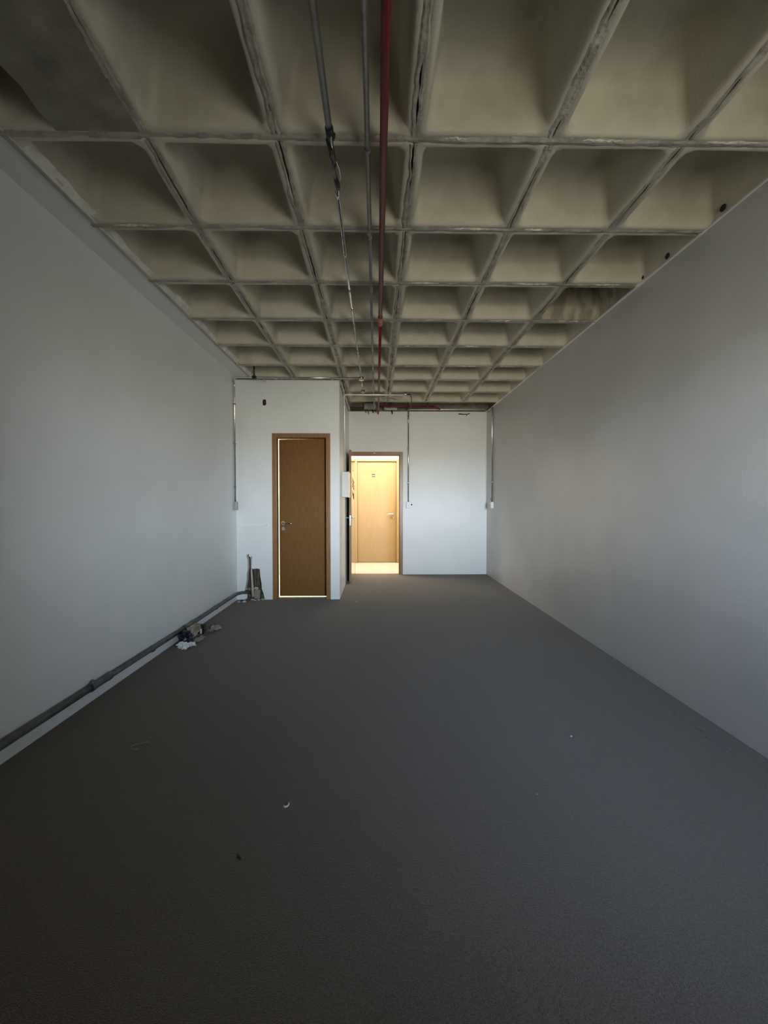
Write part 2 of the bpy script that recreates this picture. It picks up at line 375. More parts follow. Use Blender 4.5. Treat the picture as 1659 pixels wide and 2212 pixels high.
# --- closet block: front wall with door opening, broken chase and holes
def cx(px): return -1.659 + (px-537)/166.5
def cz(py): return 0.592 - (py-1197)/166.5
out = [(550, 1170), (565, 1130), (600, 1122), (640, 1138), (657, 1180), (650, 1240), (646, 1380), (670, 1410), (740, 1400), (800, 1410), (812, 1560), (832, 1680), (840, 1800), (872, 1880), (892, 1990),
       (620, 2010), (560, 2000), (560, 1900), (540, 1850), (522, 1780), (550, 1640), (556, 1500), (575, 1400), (572, 1230)]
chase = [(cx(470+a/8.847), max(cz(1070+b/8.847), -0.02)) for a, b in out]
DX0, DX1, DZ = -1.292, -0.655, 2.095
wc = MB().box(XL, XC, YC, YC+0.15, 0, 2.836).build('wall_front', M['paint']); tag(wc, 'white projecting wall around the narrow brown door', 'wall', kind=S)
oval = [(-1.444+0.024*math.cos(R(a))*1.0, 2.545+(0.018 if math.sin(R(a)) > 0 else -0.018)+0.022*math.sin(R(a))) for a in range(0, 360, 15)]
dot = [(-1.563+0.007*math.cos(R(a)), 0.572+0.007*math.sin(R(a))) for a in range(0, 360, 45)]
boolean(wc, [MB().box(DX0-0.04, DX1+0.04, YC-0.1, YC+0.3, -0.05, DZ+0.04).build('c', None),
             MB().prism(chase, 'y', YC-0.05, YC+0.085).build('c', None),
             MB().prism(oval, 'y', YC-0.05, YC+0.05).build('c', None),
             MB().prism(dot, 'y', YC-0.05, YC+0.02).build('c', None)])
MB().prism([(a, b) for a, b in oval], 'y', YC+0.012, YC+0.0499).build('outlet_recess', M['hole'], wc)['label'] = 'dark oval wall outlet hole'
mb = MB(); mb.prism([(-1.444+0.006*math.cos(R(a)), 2.548+0.006*math.sin(R(a))) for a in range(0, 360, 45)], 'y', YC+0.006, YC+0.012); mb.build('screw', M['edge_wood'], wc)
# inside of the chase
rr = random.Random(3)
MB().box(cx(529), cx(571), YC+0.074, YC+0.0849, 0.0, 0.60).build('masonry_back', M['crack'], wc)['label'] = 'dark exposed masonry in the broken wall'
def bricklet(x0, x1, z0, z1, y0, m, nm='brick'):
    mb = MB(); mb.box(x0, x1, y0, YC+0.082, z0, z1, 0.006)
    mb.v = [(a+rr.uniform(-.002, .002), b+rr.uniform(-.003, .003), c+rr.uniform(-.003, .003)) for a, b, c in mb.v]
    return mb.build(nm, m, wc)
bricklet(cx(545.5), cx(551), 0.30, 0.385, YC+0.045, M['brick']); bricklet(cx(552), cx(558), 0.17, 0.395, YC+0.055, M['brick'])
bricklet(cx(546), cx(551), 0.17, 0.29, YC+0.05, M['brick']); bricklet(cx(547.5), cx(560), 0.01, 0.125, YC+0.012, M['infill'])
bricklet(cx(561), cx(567), 0.005, 0.07, YC+0.03, M['brick']); bricklet(cx(532), cx(538), 0.03, 0.14, YC+0.05, M['beam'])
mb = MB()
mb.tube([(cx(540), YC+0.03, 0.58), (cx(541), YC+0.028, 0.50), (cx(541.5), YC+0.03, 0.36), (cx(543), YC+0.03, 0.2), (cx(544.5), YC+0.03, 0.03)], [0.014, 0.009, 0.012, 0.014, 0.02], 8)
mb.v = [(a+rr.uniform(-.0025, .0025), b+rr.uniform(-.003, .003), c) for a, b, c in mb.v]
mb.build('mortar_ridge', M['mortar'], wc)['label'] = 'pale mortar ridge down the broken chase'
blob(MB(), (cx(539.5), YC+0.02, 0.575), 0.022, 5, 0.25, 2, (1, 0.5, 1)).build('plaster_plug', M['filler'], wc)
blob(MB(), (cx(552), YC+0.022, 0.145), 0.034, 8, 0.35, 2, (1.0, 0.5, 0.55)).build('plaster_lump', M['mortar'], wc)
# filler stripe across the corner
def stripe(name, parent, pts, wdt, axis, off, m):
    rr2 = random.Random(len(pts)*7); vs = []
    for (a, z) in pts:
        for sg in (-1, 1):
            zz = z + sg*(wdt*0.5+rr2.uniform(-0.3, 0.3)*wdt*0.5)
            vs.append((a, off, zz) if axis == 'y' else (off, a, zz))
    n_ = len(pts); base = len(vs); t2 = 0.0025
    vs += [((x, y-t2, z) if axis == 'y' else (x+t2, y, z)) for x, y, z in vs]
    fs = []
    for k in range(n_-1):
        a = 2*k; fs += [(a+base, a+2+base, a+3+base, a+1+base), (a, a+2, a+2+base, a+base), (a+1, a+3, a+3+base, a+1+base), (a, a+1, a+3, a+2)]
    fs += [(0, 1, 1+base, base), (2*n_-2, 2*n_-1, 2*n_-1+base, 2*n_-2+base)]
    o = MB().add(vs, fs).build(name, m, parent); return o
stripe('filler_stripe', wc, [(XL+0.002+0.41*k/16, 0.972+0.003*math.sin(k)+0.004*k/16) for k in range(17)], 0.014, 'y', YC, M['filler'])['label'] = 'thin white filler stripe'
stripe('filler_stripe', wall_left, [(4.80+0.59*k/14, 0.985-0.012*k/14) for k in range(15)], 0.010, 'x', XL, M['filler'])['label'] = 'thin white filler stripe'
mb = MB(); blob(mb, (-1.425, YC-0.0015, 0.972), 0.010, 2, .2, 1, (1, .25, .8)); mb.build('plug', M['grey_box'], wc)
# inner upper closure and plaster on top of the wall
MB().box(XL, XC-0.03, YC+0.05, YC+0.15, 2.836, H+0.3).build('upper_fill', M['beam'], wc)
rr = random.Random(31); mb = MB()
for k in range(16):
    x = XL+0.2+k*0.073; 
    if rr.random() < 0.45: mb.box(x, x+rr.uniform(0.02, 0.06), YC-0.002, YC+0.03, 2.836, 2.836+rr.uniform(0.004, 0.013))
mb.build('plaster_crumbs', M['plaster'], wc)
# side wall of the closet block
ws = MB().box(XC-0.15, XC, YC+0.15, YB, 0, 2.80).build('wall_side', M['paint']); tag(ws, 'white side wall of the projecting block beside the entry', 'wall', kind=S)
MB().box(XC-0.15, XC-0.02, YC+0.15, YB, 2.80, 3.3).build('upper_fill', M['beam'], ws)
rr = random.Random(41); vs = []; n = 40
for k in range(n+1):
    y = YC+0.02+(YB-0.05-YC)*k/n; a = rr.uniform(-0.006, 0.006)
    vs += [(XC-0.002, y, 2.835+a*0.5), (XC+0.012+a, y, 2.835+a), (XC+0.022+a, y, 2.85), (XC-0.01, y, 2.856)]
fs = [(k*4+m_, k*4+(m_+1) % 4, k*4+(m_+1) % 4+4, k*4+m_+4) for k in range(n) for m_ in range(4)] + [(0, 1, 2, 3), (n*4+3, n*4+2, n*4+1, n*4)]
MB().add(vs, fs).build('plaster_edge', M['plaster'], ws)['label'] = 'ragged pale plaster edge under the ceiling'

# --- back wall with entry opening
EX0, EX1, EZ = -0.392, 0.398, 2.085
wb = MB().box(XC-0.15, XR+0.2, YB, YB+0.15, 0, 2.838).build('wall_back', M['paint']); tag(wb, 'white back wall around the open entry door', 'wall', kind=S)
boolean(wb, [MB().box(EX0-0.03, EX1+0.03, YB-0.1, YB+0.3, -0.05, EZ+0.03).build('c', None),
             MB().prism([(0.607+0.013*math.cos(R(a)), 1.222+0.014*math.sin(R(a))) for a in range(0, 360, 30)], 'y', YB-0.05, YB+0.05).build('c', None)])
MB().prism([(0.607+0.013*math.cos(R(a)), 1.222+0.014*math.sin(R(a))) for a in range(0, 360, 30)], 'y', YB+0.006, YB+0.0499).build('drilled_hole', M['hole'], wb)
MB().box(XC-0.15, XR+0.045, YB+0.03, YB+0.15, 2.838, 3.3).build('beam_face', M['beam'], wb)['label'] = 'bare brown concrete beam above the wall'
crackpts = [(1.41, 2.795), (1.43, 2.81), (1.47, 2.808), (1.50, 2.80), (1.54, 2.803), (1.57, 2.80), (1.60, 2.812), (1.635, 2.808), (1.60, 2.795), (1.572, 2.785), (1.565, 2.765), (1.553, 2.768), (1.558, 2.787), (1.50, 2.785), (1.44, 2.79)]
MB().prism(crackpts, 'y', YB-0.004, YB+0.001).build('crack', M['crack'], wb)['label'] = 'dark brown broken plaster scar'

# corridor and bathroom shells
mb = MB(); mb.box(-2.6, EX0-0.0, YB+0.151, YB+0.155, 0, 2.5); mb.box(EX1, 2.6, YB+0.151, YB+0.155, 0, 2.5); mb.box(EX0, EX1, YB+0.151, YB+0.155, EZ, 2.5)
tag(mb.build('wall_corridor', M['white_corridor']), 'pale near wall of the corridor outside', 'wall', kind=S)
YO = 8.66
mb = MB(); mb.box(-2.6, -0.47, YO, YO+0.1, 0, 2.5).box(0.47, 2.6, YO, YO+0.1, 0, 2.5).box(-0.47, 0.47, YO, YO+0.1, 2.165, 2.5).box(-0.47, 0.47, YO+0.09, YO+0.1, 0, 2.165)
tag(mb.build('wall_far', M['white_corridor']), 'bright corridor wall around the golden door opposite', 'wall', kind=S)
mb = MB(); mb.box(-2.6, 2.6, YB+0.15, YO+0.1, 2.5, 2.6).box(-2.7, -2.6, YB+0.1, YO+0.1, 0, 2.6).box(2.6, 2.7, YB+0.1, YO+0.1, 0, 2.6)
tag(mb.build('ceiling', M['white_corridor']), 'white corridor ceiling outside the entry', 'ceiling', kind=S)
mb = MB(); mb.box(XL, XC-0.15, YC+0.2, YB-0.02, 2.5, 2.6).box(XL, XC-0.15, YB-0.02, YB+0.1, 0, 2.6).box(XL, XL+0.01, YC+0.15, YB-0.02, 0.001, 2.5).box(XC-0.16, XC-0.1501, YC+0.15, YB-0.02, 0.001, 2.5)
tag(mb.build('wall_bathroom', M['bath']), 'bright lit room glimpsed through the gap around the narrow door', 'wall', kind=S)
tag(MB().box(XL+0.01, XC-0.16, YC+0.13, YB-0.02, 0.0, 0.004).build('floor', M['bath']), 'bright floor glimpsed under the narrow door', 'floor', kind=S)

# ---------------------------------------------------------------- doors
def lever(parent, x, y, z, d, side, nm='handle', plate=False, s=1.0, axis='y'):
    """lever handle on a face; axis y: face normal along -y, lever towards side (+1/-1) in x; axis x: face normal along d in x"""
    mb = MB()
    def T(a, b, c):   # a along lever, b out of face, c up
        return (x+a*side*s, y-b*s, z+c*s) if axis == 'y' else (x+b*d*s, y+a*side*s, z+c*s)
    if plate:
        n_ = 16; vs = [T(0.022*math.cos(R(k*22.5)), bb, (0.075 if math.sin(R(k*22.5)) > 0 else -0.075)*1.0+0.022*math.sin(R(k*22.5))-0.03) for bb in (0, 0.005) for k in range(n_)]
        mb.add(vs, [tuple(range(n_)), tuple(range(n_, 2*n_))]+[(k, (k+1) % n_, (k+1) % n_+n_, k+n_) for k in range(n_)])
    else:
        mb.tube([T(0, 0, 0), T(0, 0.007, 0)], 0.025*s, 20); mb.tube([T(0, 0, -0.075), T(0, 0.006, -0.075)], 0.022*s, 20)
    mb.tube([T(0, 0.004, 0), T(0, 0.04, 0)], 0.010*s, 12)
    mb.tube([T(-0.004, 0.042, 0), T(0.03, 0.047, 0.002), T(0.07, 0.047, 0.0), T(0.105, 0.045, -0.006), T(0.125, 0.042, -0.01)], [0.011*s, 0.010*s, 0.009*s, 0.009*s, 0.007*s], 10)
    o = mb.build(nm, M['chrome'], parent); o['label'] = 'chrome lever handle'
    k = MB().tube([T(0, 0.0065, -0.075), T(0, 0.008, -0.075)], 0.006*s, 10).build('keyhole', M['black'], parent); return o
# door_1: narrow closet door
d1 = empty('door_1', (-0.97, YC, 0), 'narrow closed brown wooden door with light leaking round it', 'door', kind=S)
mb = MB(); c = 0.055
def casing(mb, x0, x1, z1, yf, yb, c, t=0.012, jt=0.02):
    # mitred look: two side casings and a head, then jamb lining
    mb.box(x0-c, x0, yf-t, yf, 0.001, z1+c, 0.003).box(x1, x1+c, yf-t, yf, 0.001, z1+c, 0.003).box(x0, x1, yf-t, yf, z1, z1+c, 0.003)
casing(mb, DX0, DX1, DZ, YC, YC+0.15, c)
mb.build('casing', M['frame_wood'], d1)
mb = MB(); mb.box(DX0-0.03, DX0, YC-0.011, YC+0.104, 0.001, DZ+0.03).box(DX1, DX1+0.03, YC-0.011, YC+0.155, 0.001, DZ+0.03).box(DX0, DX1, YC-0.011, YC+0.155, DZ, DZ+0.03)
mb.build('jamb', M['jamb_wood'], d1)
mb = MB(); x0, x1 = DX0+0.008, DX1-0.004; y0, y1 = YC+0.105, YC+0.14
# slightly sagging leaf: the gap at the head tapers
vs = [(x0, y0, 0.021), (x1, y0, 0.021), (x1, y0, DZ-0.0015), (x0, y0, DZ-0.009), (x0, y1, 0.021), (x1, y1, 0.021), (x1, y1, DZ-0.0015), (x0, y1, DZ-0.009)]
mb.add(vs, [(0, 1, 2, 3), (7, 6, 5, 4), (0, 4, 5, 1), (1, 5, 6, 2), (2, 6, 7, 3), (3, 7, 4, 0)])
leaf = mb.build('leaf', M['leaf_wood'], d1)
lever(leaf, x0+0.052, y0, 0.99, 1, 1)
for z in (0.3, 1.05, 1.8): MB().tube([(x1+0.001, y0-0.003, z-0.04), (x1+0.001, y0-0.003, z+0.04)], 0.0035, 8).build('hinge', M['edge_wood'], d1)

# door_2: entry door standing open into the room
d2 = empty('door_2', (0, YB, 0), 'entry door in brown frame standing open into the room', 'door', kind=S)
mb = MB(); casing(mb, EX0, EX1, EZ, YB, YB+0.15, 0.055); mb.build('casing', M['frame_wood'], d2)
mb = MB(); mb.box(EX0-0.025, EX0, YB-0.011, YB+0.16, 0.001, EZ+0.025).box(EX1, EX1+0.025, YB-0.011, YB+0.16, 0.001, EZ+0.025).box(EX0, EX1, YB-0.011, YB+0.16, EZ, EZ+0.025)
mb.box(EX1-0.012, EX1, YB+0.045, YB+0.08, 0.001, EZ).box(EX0, EX1-0.012, YB+0.045, YB+0.08, EZ-0.012, EZ).box(EX0, EX0+0.012, YB+0.045, YB+0.08, 0.001, EZ-0.012)
mb.build('jamb', M['frame_wood'], d2)
MB().box(-0.055, -0.03, YB-0.014, YB-0.012, 2.11, 2.122).build('sticker', M['filler'], d2)['label'] = 'small pale mark on the frame head'
# leaf: hinge near (-0.392, 7.235), free edge near (-0.40, 6.50)
lf = bpy.data.objects.new('leaf', MB().box(-0.036, 0, -0.755, 0, 0.008, EZ-0.006, 0.001).mesh('leaf', M['entry_wood'])); col.objects.link(lf)
lf.parent = d2; lf.location = (EX0+0.012, -0.006, 0); lf.rotation_euler = (0, 0, R(-1.2)); lf['label'] = 'glossy golden door leaf seen almost edge on'
def child_of_leaf(o): o.parent = lf; o.matrix_parent_inverse = Matrix.Identity(4); return o
child_of_leaf(MB().box(-0.036, 0.0, -0.7575, -0.7552, 0.008, EZ-0.006).build('edge_strip', M['edge_wood']))['label'] = 'brown edge strip'
mb = MB(); mb.box(0.0, 0.001, -0.50, -0.46, 1.78, 1.93).box(0.0, 0.001, -0.46, -0.40, 1.765, 1.785)
child_of_leaf(mb.build('lettering', M['ink']))['label'] = 'tall dark stroke printed on the leaf'
mb = MB(); rr = random.Random(6)
for a in range(4):
    for b in range(3):
        y = -0.60+a*0.11; z = 1.66-b*0.055-a*0.018
        mb.box(0.0, 0.001, y, y+0.03, z-0.04, z); mb.box(0.0, 0.001, y+0.03, y+0.085, z-0.012, z)
        if rr.random() < .6: mb.box(0.0, 0.001, y+0.06, y+0.085, z-0.04, z-0.012)
child_of_leaf(mb.build('lettering', M['ink']))['label'] = 'block of small dark lettering'
mb = MB(); mb.prism([(-0.54, 1.45), (-0.50, 1.45), (-0.40, 1.40), (-0.30, 1.42), (-0.24, 1.40), (-0.22, 1.33), (-0.30, 1.30), (-0.40, 1.34), (-0.47, 1.37), (-0.54, 1.38)], 'x', 0.0, 0.001)
child_of_leaf(mb.build('lettering', M['ink']))['label'] = 'dark mark under the lettering'
for sg in (1, -1):
    mb = MB(); X0 = 0.0 if sg > 0 else -0.036
    mb.box(X0 if sg > 0 else X0-0.004, X0+0.004 if sg > 0 else X0, -0.725, -0.685, 0.88, 1.08, 0.0015)
    mb.tube([(X0, -0.705, 1.02), (X0+sg*0.045, -0.705, 1.02)], 0.009, 12)
    mb.tube([(X0+sg*0.046, -0.712, 1.02), (X0+sg*0.05, -0.66, 1.021), (X0+sg*0.048, -0.59, 1.015)], [0.010, 0.009, 0.007], 10)
    o = child_of_leaf(mb.build('handle', M['chrome'])); o['label'] = 'chrome lever handle with long plate'
child_of_leaf(MB().box(-0.030, -0.006, -0.7585, -0.7576, 0.90, 1.06).build('lock_plate', M['chrome']))['label'] = 'bright lock plate on the door edge'

# door_3: opposite door in the corridor
d3 = empty('door_3', (0, YO, 0), 'golden wooden door across the bright corridor', 'door', kind=S)
mb = MB(); casing(mb, -0.41, 0.41, 2.115, YO, YO+0.1, 0.05, t=0.014); mb.build('casing', M['gold_frame'], d3)
mb = MB(); mb.box(-0.47, -0.41, YO-0.012, YO+0.09, 0.001, 2.165).box(0.41, 0.47, YO-0.012, YO+0.09, 0.001, 2.165).box(-0.41, 0.41, YO-0.012, YO+0.09, 2.115, 2.165); mb.build('jamb', M['gold_frame'], d3)
lf3 = MB().box(-0.407, 0.407, YO+0.045, YO+0.08, 0.006, 2.112, 0.001).build('leaf', M['gold_wood'], d3)
lever(lf3, 0.335, YO+0.045, 1.02, 1, -1)
mb = MB(); yy = YO+0.045
o = mb.box(-0.105, -0.035, yy-0.002, yy, 1.79, 1.855).build('number_plate', M['hole'], lf3); o['label'] = 'small black plate with a pale band'
MB().box(-0.10, -0.04, yy-0.003, yy-0.002, 1.814, 1.828).build('plate_band', M['grey_box'], lf3)
del o
mb = MB(); mb.box(-0.008, 0.045, yy-0.0015, yy, 1.80, 1.846); o = mb.build('paper_label', M['gold_frame'], lf3)
for q in (1.834, 1.826, 1.806): MB().box(-0.003, 0.02 if q > 1.83 else 0.04, yy-0.002, yy-0.0015, q, q+0.003).build('print_line', M['ink'], lf3)

# ---------------------------------------------------------------- ceiling pipes
ZP = 2.80
def clip(mb, x, y, z, r):
    mb.tube([(x, y-0.008, z), (x, y+0.008, z)], r+0.0022, 12)
    mb.box(x-0.005, x+0.005, y-0.007, y+0.007, z+r, H-0.003)
    return mb
ribY = [q for q in YS[1:]]
# left conduit: dull upper length, broken joint with loose wires, then galvanised length
lc = empty('steel_conduit', (-0.2, 0, H), 'thin grey ceiling conduit with a broken taped joint, leftmost of the three lengthwise runs', 'conduit')
MB().tube([(-0.203, WY, ZP), (-0.201, 0.6, ZP), (-0.196, 1.76, ZP)], 0.0135, 14).build('upper_pipe', M['dull_steel'], lc)['label'] = 'dull blue grey length'
mb = MB(); mb.tube([(-0.196, 1.745, ZP), (-0.195, 1.80, ZP)], 0.017, 12).tube([(-0.205, 1.80, ZP-0.003), (-0.201, 1.87, ZP-0.008)], [0.012, 0.008], 8)
blob(mb, (-0.185, 1.78, ZP), 0.014, 4, .3, 1); mb.build('coupling', M['black'], lc)
MB().tube([(-0.192, 1.765, ZP-0.012), (-0.192, 1.81, ZP-0.016), (-0.190, 1.84, ZP-0.014)], 0.004, 8).build('bare_end', M['chrome'], lc)
mb = MB(); mb.tube([(-0.190, 1.80, ZP), (-0.186, 1.86, ZP-0.016), (-0.183, 1.92, ZP-0.006), (-0.196, 1.96, ZP), (-0.199, 2.04, ZP-0.004)], 0.0035, 8)
mb.tube([(-0.203, 1.80, ZP), (-0.205, 1.87, ZP-0.02), (-0.194, 1.92, ZP-0.012), (-0.190, 2.05, ZP)], 0.003, 8); mb.build('black_wire', M['black'], lc)
MB().tube([(-0.197, 1.89, ZP-0.004), (-0.198, 1.95, ZP-0.008), (-0.196, 2.01, ZP-0.004)], 0.0055, 8).build('grey_wire', M['dull_steel'], lc)
MB().tube([(-0.195, 1.885, ZP-0.006), (-0.182, 1.905, ZP-0.01), (-0.172, 1.945, ZP-0.014), (-0.170, 1.99, ZP-0.012), (-0.175, 2.02, ZP-0.006)], 0.0022, 8).build('white_wire', M['white_plastic'], lc)['label'] = 'loose white wire loop'
mb = MB(); mb.tube([(-0.196, 2.0, ZP), (-0.192, 2.03, ZP-0.003), (-0.190, 2.06, ZP), (-0.184, 2.09, ZP-0.004)], [0.008, 0.012, 0.012, 0.003], 9); mb.build('electrical_tape', M['black'], lc)
MB().tube([(-0.193, 2.05, ZP), (-0.198, 3.0, ZP), (-0.192, 5.19, ZP)], 0.0095, 12).build('lower_pipe', M['steel'], lc)['label'] = 'galvanised length'
MB().tube([(-0.192, 5.25, ZP), (-0.194, 5.80, ZP)], 0.0085, 12).build('end_pipe', M['steel'], lc)
for y in (2.12, 2.62, 3.35, 4.4): MB().tube([(-0.1965, y-0.02, ZP), (-0.1965, y+0.02, ZP)], 0.0122, 12).build('sleeve', M['steel'], lc)
for y in ribY[:9]:
    if y == 1.857: continue
    clip(MB(), -0.197, y, ZP, 0.011).build('clip', M['dull_steel'], lc)
mb = MB(); mb.tube([(-0.192, 5.22, ZP-0.02), (-0.192, 5.22, ZP+0.022)], 0.030, 16).tube([(-0.192, 5.185, ZP), (-0.192, 5.255, ZP)], 0.013, 12); mb.build('junction_box', M['steel'], lc)
mb = MB(); mb.tube([(-0.194, 5.815, ZP-0.02), (-0.194, 5.815, ZP+0.02)], 0.028, 16); mb.build('junction_box', M['steel'], lc)
# middle conduit
mc = empty('steel_conduit', (-0.04, 0, H), 'plain grey ceiling conduit between the taped conduit and the red pipe', 'conduit')
MB().tube([(-0.036, WY, ZP), (-0.040, 2.4, ZP)], 0.0115, 12).build('pipe', M['dull_steel'], mc)
MB().tube([(-0.040, 2.4, ZP), (-0.045, 4.5, ZP), (-0.044, 6.42, ZP)], 0.0105, 12).build('pipe', M['dull_steel'], mc)
MB().tube(bend([(-0.044, 6.42, ZP), (-0.044, 6.9, ZP), (-0.044, 7.10, 2.84)], 0.06), 0.0105, 10).build('pipe', M['dull_steel'], mc)
for k in ribY: clip(MB(), -0.040, k, ZP, 0.012).build('clip', M['dull_steel'], mc)
for y in (2.4, 4.95): MB().tube([(-0.042, y-0.025, ZP), (-0.042, y+0.025, ZP)], 0.0142, 12).build('sleeve', M['dull_steel'], mc)
# red sprinkler pipe
rp = empty('sprinkler_pipe', (0.03, 0, H), 'dark red painted sprinkler pipe running lengthwise under the ceiling', 'pipe')
MB().tube([(0.029, WY, ZP-0.004), (0.030, 3.50, ZP-0.004)], 0.0165, 16).build('pipe', M['red'], rp)
MB().tube([(0.031, 3.60, ZP-0.004), (0.026, 6.98, ZP-0.004)], 0.0135, 14).build('pipe', M['red'], rp)
mb = MB(); mb.tube([(0.030, 3.48, ZP-0.004), (0.030, 3.52, ZP-0.004), (0.030, 3.525, ZP-0.004), (0.030, 3.575, ZP-0.004), (0.030, 3.58, ZP-0.004), (0.031, 3.62, ZP-0.004)], [0.022, 0.022, 0.018, 0.018, 0.021, 0.021], 14)
mb.build('coupling', M['red_worn'], rp)['label'] = 'worn pinkish threaded coupling'
for y in ribY:
    MB().box(0.025, 0.035, y-0.006, y+0.006, ZP+0.008, H-0.002).build('hanger', M['black'], rp)
mb = MB(); mb.tube([(0.026, 6.96, ZP-0.004), (0.026, 7.02, ZP-0.004)], 0.02, 12).tube([(0.026, 6.99, ZP-0.004), (0.026, 6.99, 2.86)], 0.0135, 12); mb.build('elbow', M['red'], rp)
# red branch across the far end
MB().tube([(0.026, 7.0, 2.87), (0.3, 7.0, 2.872), (0.97, 7.0, 2.868)], 0.0135, 12).build('branch', M['red'], rp)['label'] = 'crosswise red branch pipe'
for x in (0.13, 0.24, 0.52, 0.85):
    MB().tube([(x, 7.0, 2.88), (x, 7.0, 2.96)], 0.011, 10).build('riser', M['red'], rp)
for x in (0.13, 0.24, 0.52, 0.85, 0.96): MB().tube([(x-0.02, 7.0, 2.87), (x+0.02, 7.0, 2.87)], 0.018, 10).build('tee', M['red'], rp)
MB().tube([(0.97, 7.0, 2.868), (1.02, 7.03, 2.85), (1.07, 7.06, 2.835)], [0.015, 0.013, 0.010], 10).build('elbow', M['red'], rp)

# conduit across the top of the front block, down to a switch box in the corner
cc = empty('steel_conduit', (XL, 5.22, 1.2), 'conduit crossing above the narrow door and dropping down the left corner', 'conduit')
xv = XL+0.016
MB().tube(bend([(-0.21, 5.22, 2.808), (-1.0, 5.225, 2.810), (xv, 5.235, 2.815), (xv, 5.30, 2.75), (xv, 5.30, 1.27)], 0.045), 0.0105, 12).build('pipe', M['steel'], cc)
MB().box(xv-0.0155, xv+0.024, 5.265, 5.335, 1.165, 1.27, 0.004).build('switch_box', M['grey_box'], cc)['label'] = 'grey conduit box'
for z in (1.45, 2.0, 2.5): MB().box(XL, xv+0.012, 5.282, 5.318, z-0.008, z+0.008, 0.002).build('strap', M['dull_steel'], cc)
mb = MB()
mb.tube([(-1.52, 5.222, 2.82), (-1.52, 5.222, 2.99)], 0.009, 8); mb.box(-1.545, -1.495, 5.20, 5.245, 2.796, 2.828, 0.003); mb.build('hanger', M['black'], cc)['label'] = 'dark hanger rod and clamp'
mb = MB(); mb.tube([(-1.50, 5.20, 2.80), (-1.47, 5.20, 2.785), (-1.42, 5.20, 2.775), (-1.38, 5.205, 2.755), (-1.372, 5.205, 2.775), (-1.40, 5.205, 2.80)], 0.003, 8); mb.build('wire_end', M['dull_steel'], cc)

# conduit crossing near the back, dropping to the breaker box
pc = empty('steel_conduit', (XC, 5.92, 1.7), 'bright conduit crossing in front of the back wall and feeding the white breaker box', 'conduit')
MB().tube(bend([(0.40, 5.86, 2.768), (-0.1, 5.86, 2.768), (-0.455, 5.86, 2.768), (XC+0.016, 5.94, 2.76), (XC+0.016, 6.06, 2.66), (XC+0.016, 6.06, 1.688)], 0.045), 0.0105, 12).build('pipe', M['glint_steel'], pc)
mb = MB(); mb.tube([(0.40, 5.86, 2.745), (0.40, 5.86, 2.80)], 0.026, 14); mb.build('fitting', M['steel'], pc)
MB().tube([(0.42, 5.86, 2.775), (0.47, 5.90, 2.785), (0.505, 6.1, 2.79), (0.53, 6.4, 2.80), (0.55, 6.85, 2.82), (0.55, 7.12, 2.85)], 0.008, 8).build('flexible_tail', M['black'], pc)['label'] = 'dark flexible conduit tail'
MB().tube([(-0.09, 5.90, 2.745), (0.05, 5.91, 2.746), (0.20, 5.93, 2.742), (0.27, 5.97, 2.73)], 0.006, 8).build('loose_cable', M['dull_steel'], pc)

# conduit along the back wall top, with two drops and boxes
bc = empty('steel_conduit', (0.55, YB, 1.2), 'conduit along the top of the back wall dropping right of the entry door', 'conduit')
yb = YB-0.018
MB().tube(bend([(0.56, yb, 2.868), (1.2, yb, 2.872), (XR-0.05, yb, 2.878)], 0.03), 0.0105, 12).build('pipe', M['glint_steel'], bc)
MB().tube([(0.548, yb, 2.85), (0.548, yb, 1.27)], 0.0105, 12).build('drop_pipe', M['steel'], bc)
mb = MB(); blob(mb, (0.55, yb-0.002, 2.868), 0.024, 2, 0.08, 2); mb.build('elbow', M['steel'], bc)
MB().tube([(0.548, yb, 2.70), (0.548, yb, 2.695), (0.548, yb, 2.645), (0.548, yb, 2.64)], [0.012, 0.020, 0.020, 0.012], 14).build('coupling', M['white_plastic'], bc)['label'] = 'white coupling'
MB().box(0.512, 0.588, YB-0.045, YB, 1.165, 1.27, 0.006).build('outlet_box', M['white_plastic'], bc)['label'] = 'small white outlet box'
MB().box(0.530, 0.572, YB-0.047, YB-0.045, 1.185, 1.25, 0.0005).build('outlet_face', M['panel_grey'], bc)
for z in (1.6, 2.2, 2.78): MB().box(0.528, 0.568, YB-0.03, YB, z-0.008, z+0.008, 0.002).build('strap', M['dull_steel'], bc)
rc = empty('steel_conduit', (XR, 6.86, 1.2), 'conduit dropping down the right wall beside the far corner', 'conduit')
xr = XR-0.0165
MB().tube(bend([(XR-0.05, yb-0.012, 2.84), (xr, yb-0.06, 2.84), (xr, 6.87, 2.82), (xr, 6.87, 1.27)], 0.04), 0.0105, 12).build('pipe', M['steel'], rc)
MB().box(XR-0.046, XR, 6.815, 6.925, 1.165, 1.27, 0.006).build('outlet_box', M['white_plastic'], rc)['label'] = 'small white outlet box'
MB().tube([(XR-0.0465, 6.87, 1.218), (XR-0.048, 6.87, 1.218)], 0.006, 10).build('screw', M['grey_box'], rc)
MB().tube([(xr, 6.955, 1.34), (xr, 6.955, 1.30)], [0.009, 0.013], 10).build('spare_fitting', M['white_plastic'], rc)
for z in (1.6, 2.2, 2.7): MB().box(XR-0.029, XR, 6.85, 6.89, z-0.008, z+0.008, 0.002).build('strap', M['dull_steel'], rc)

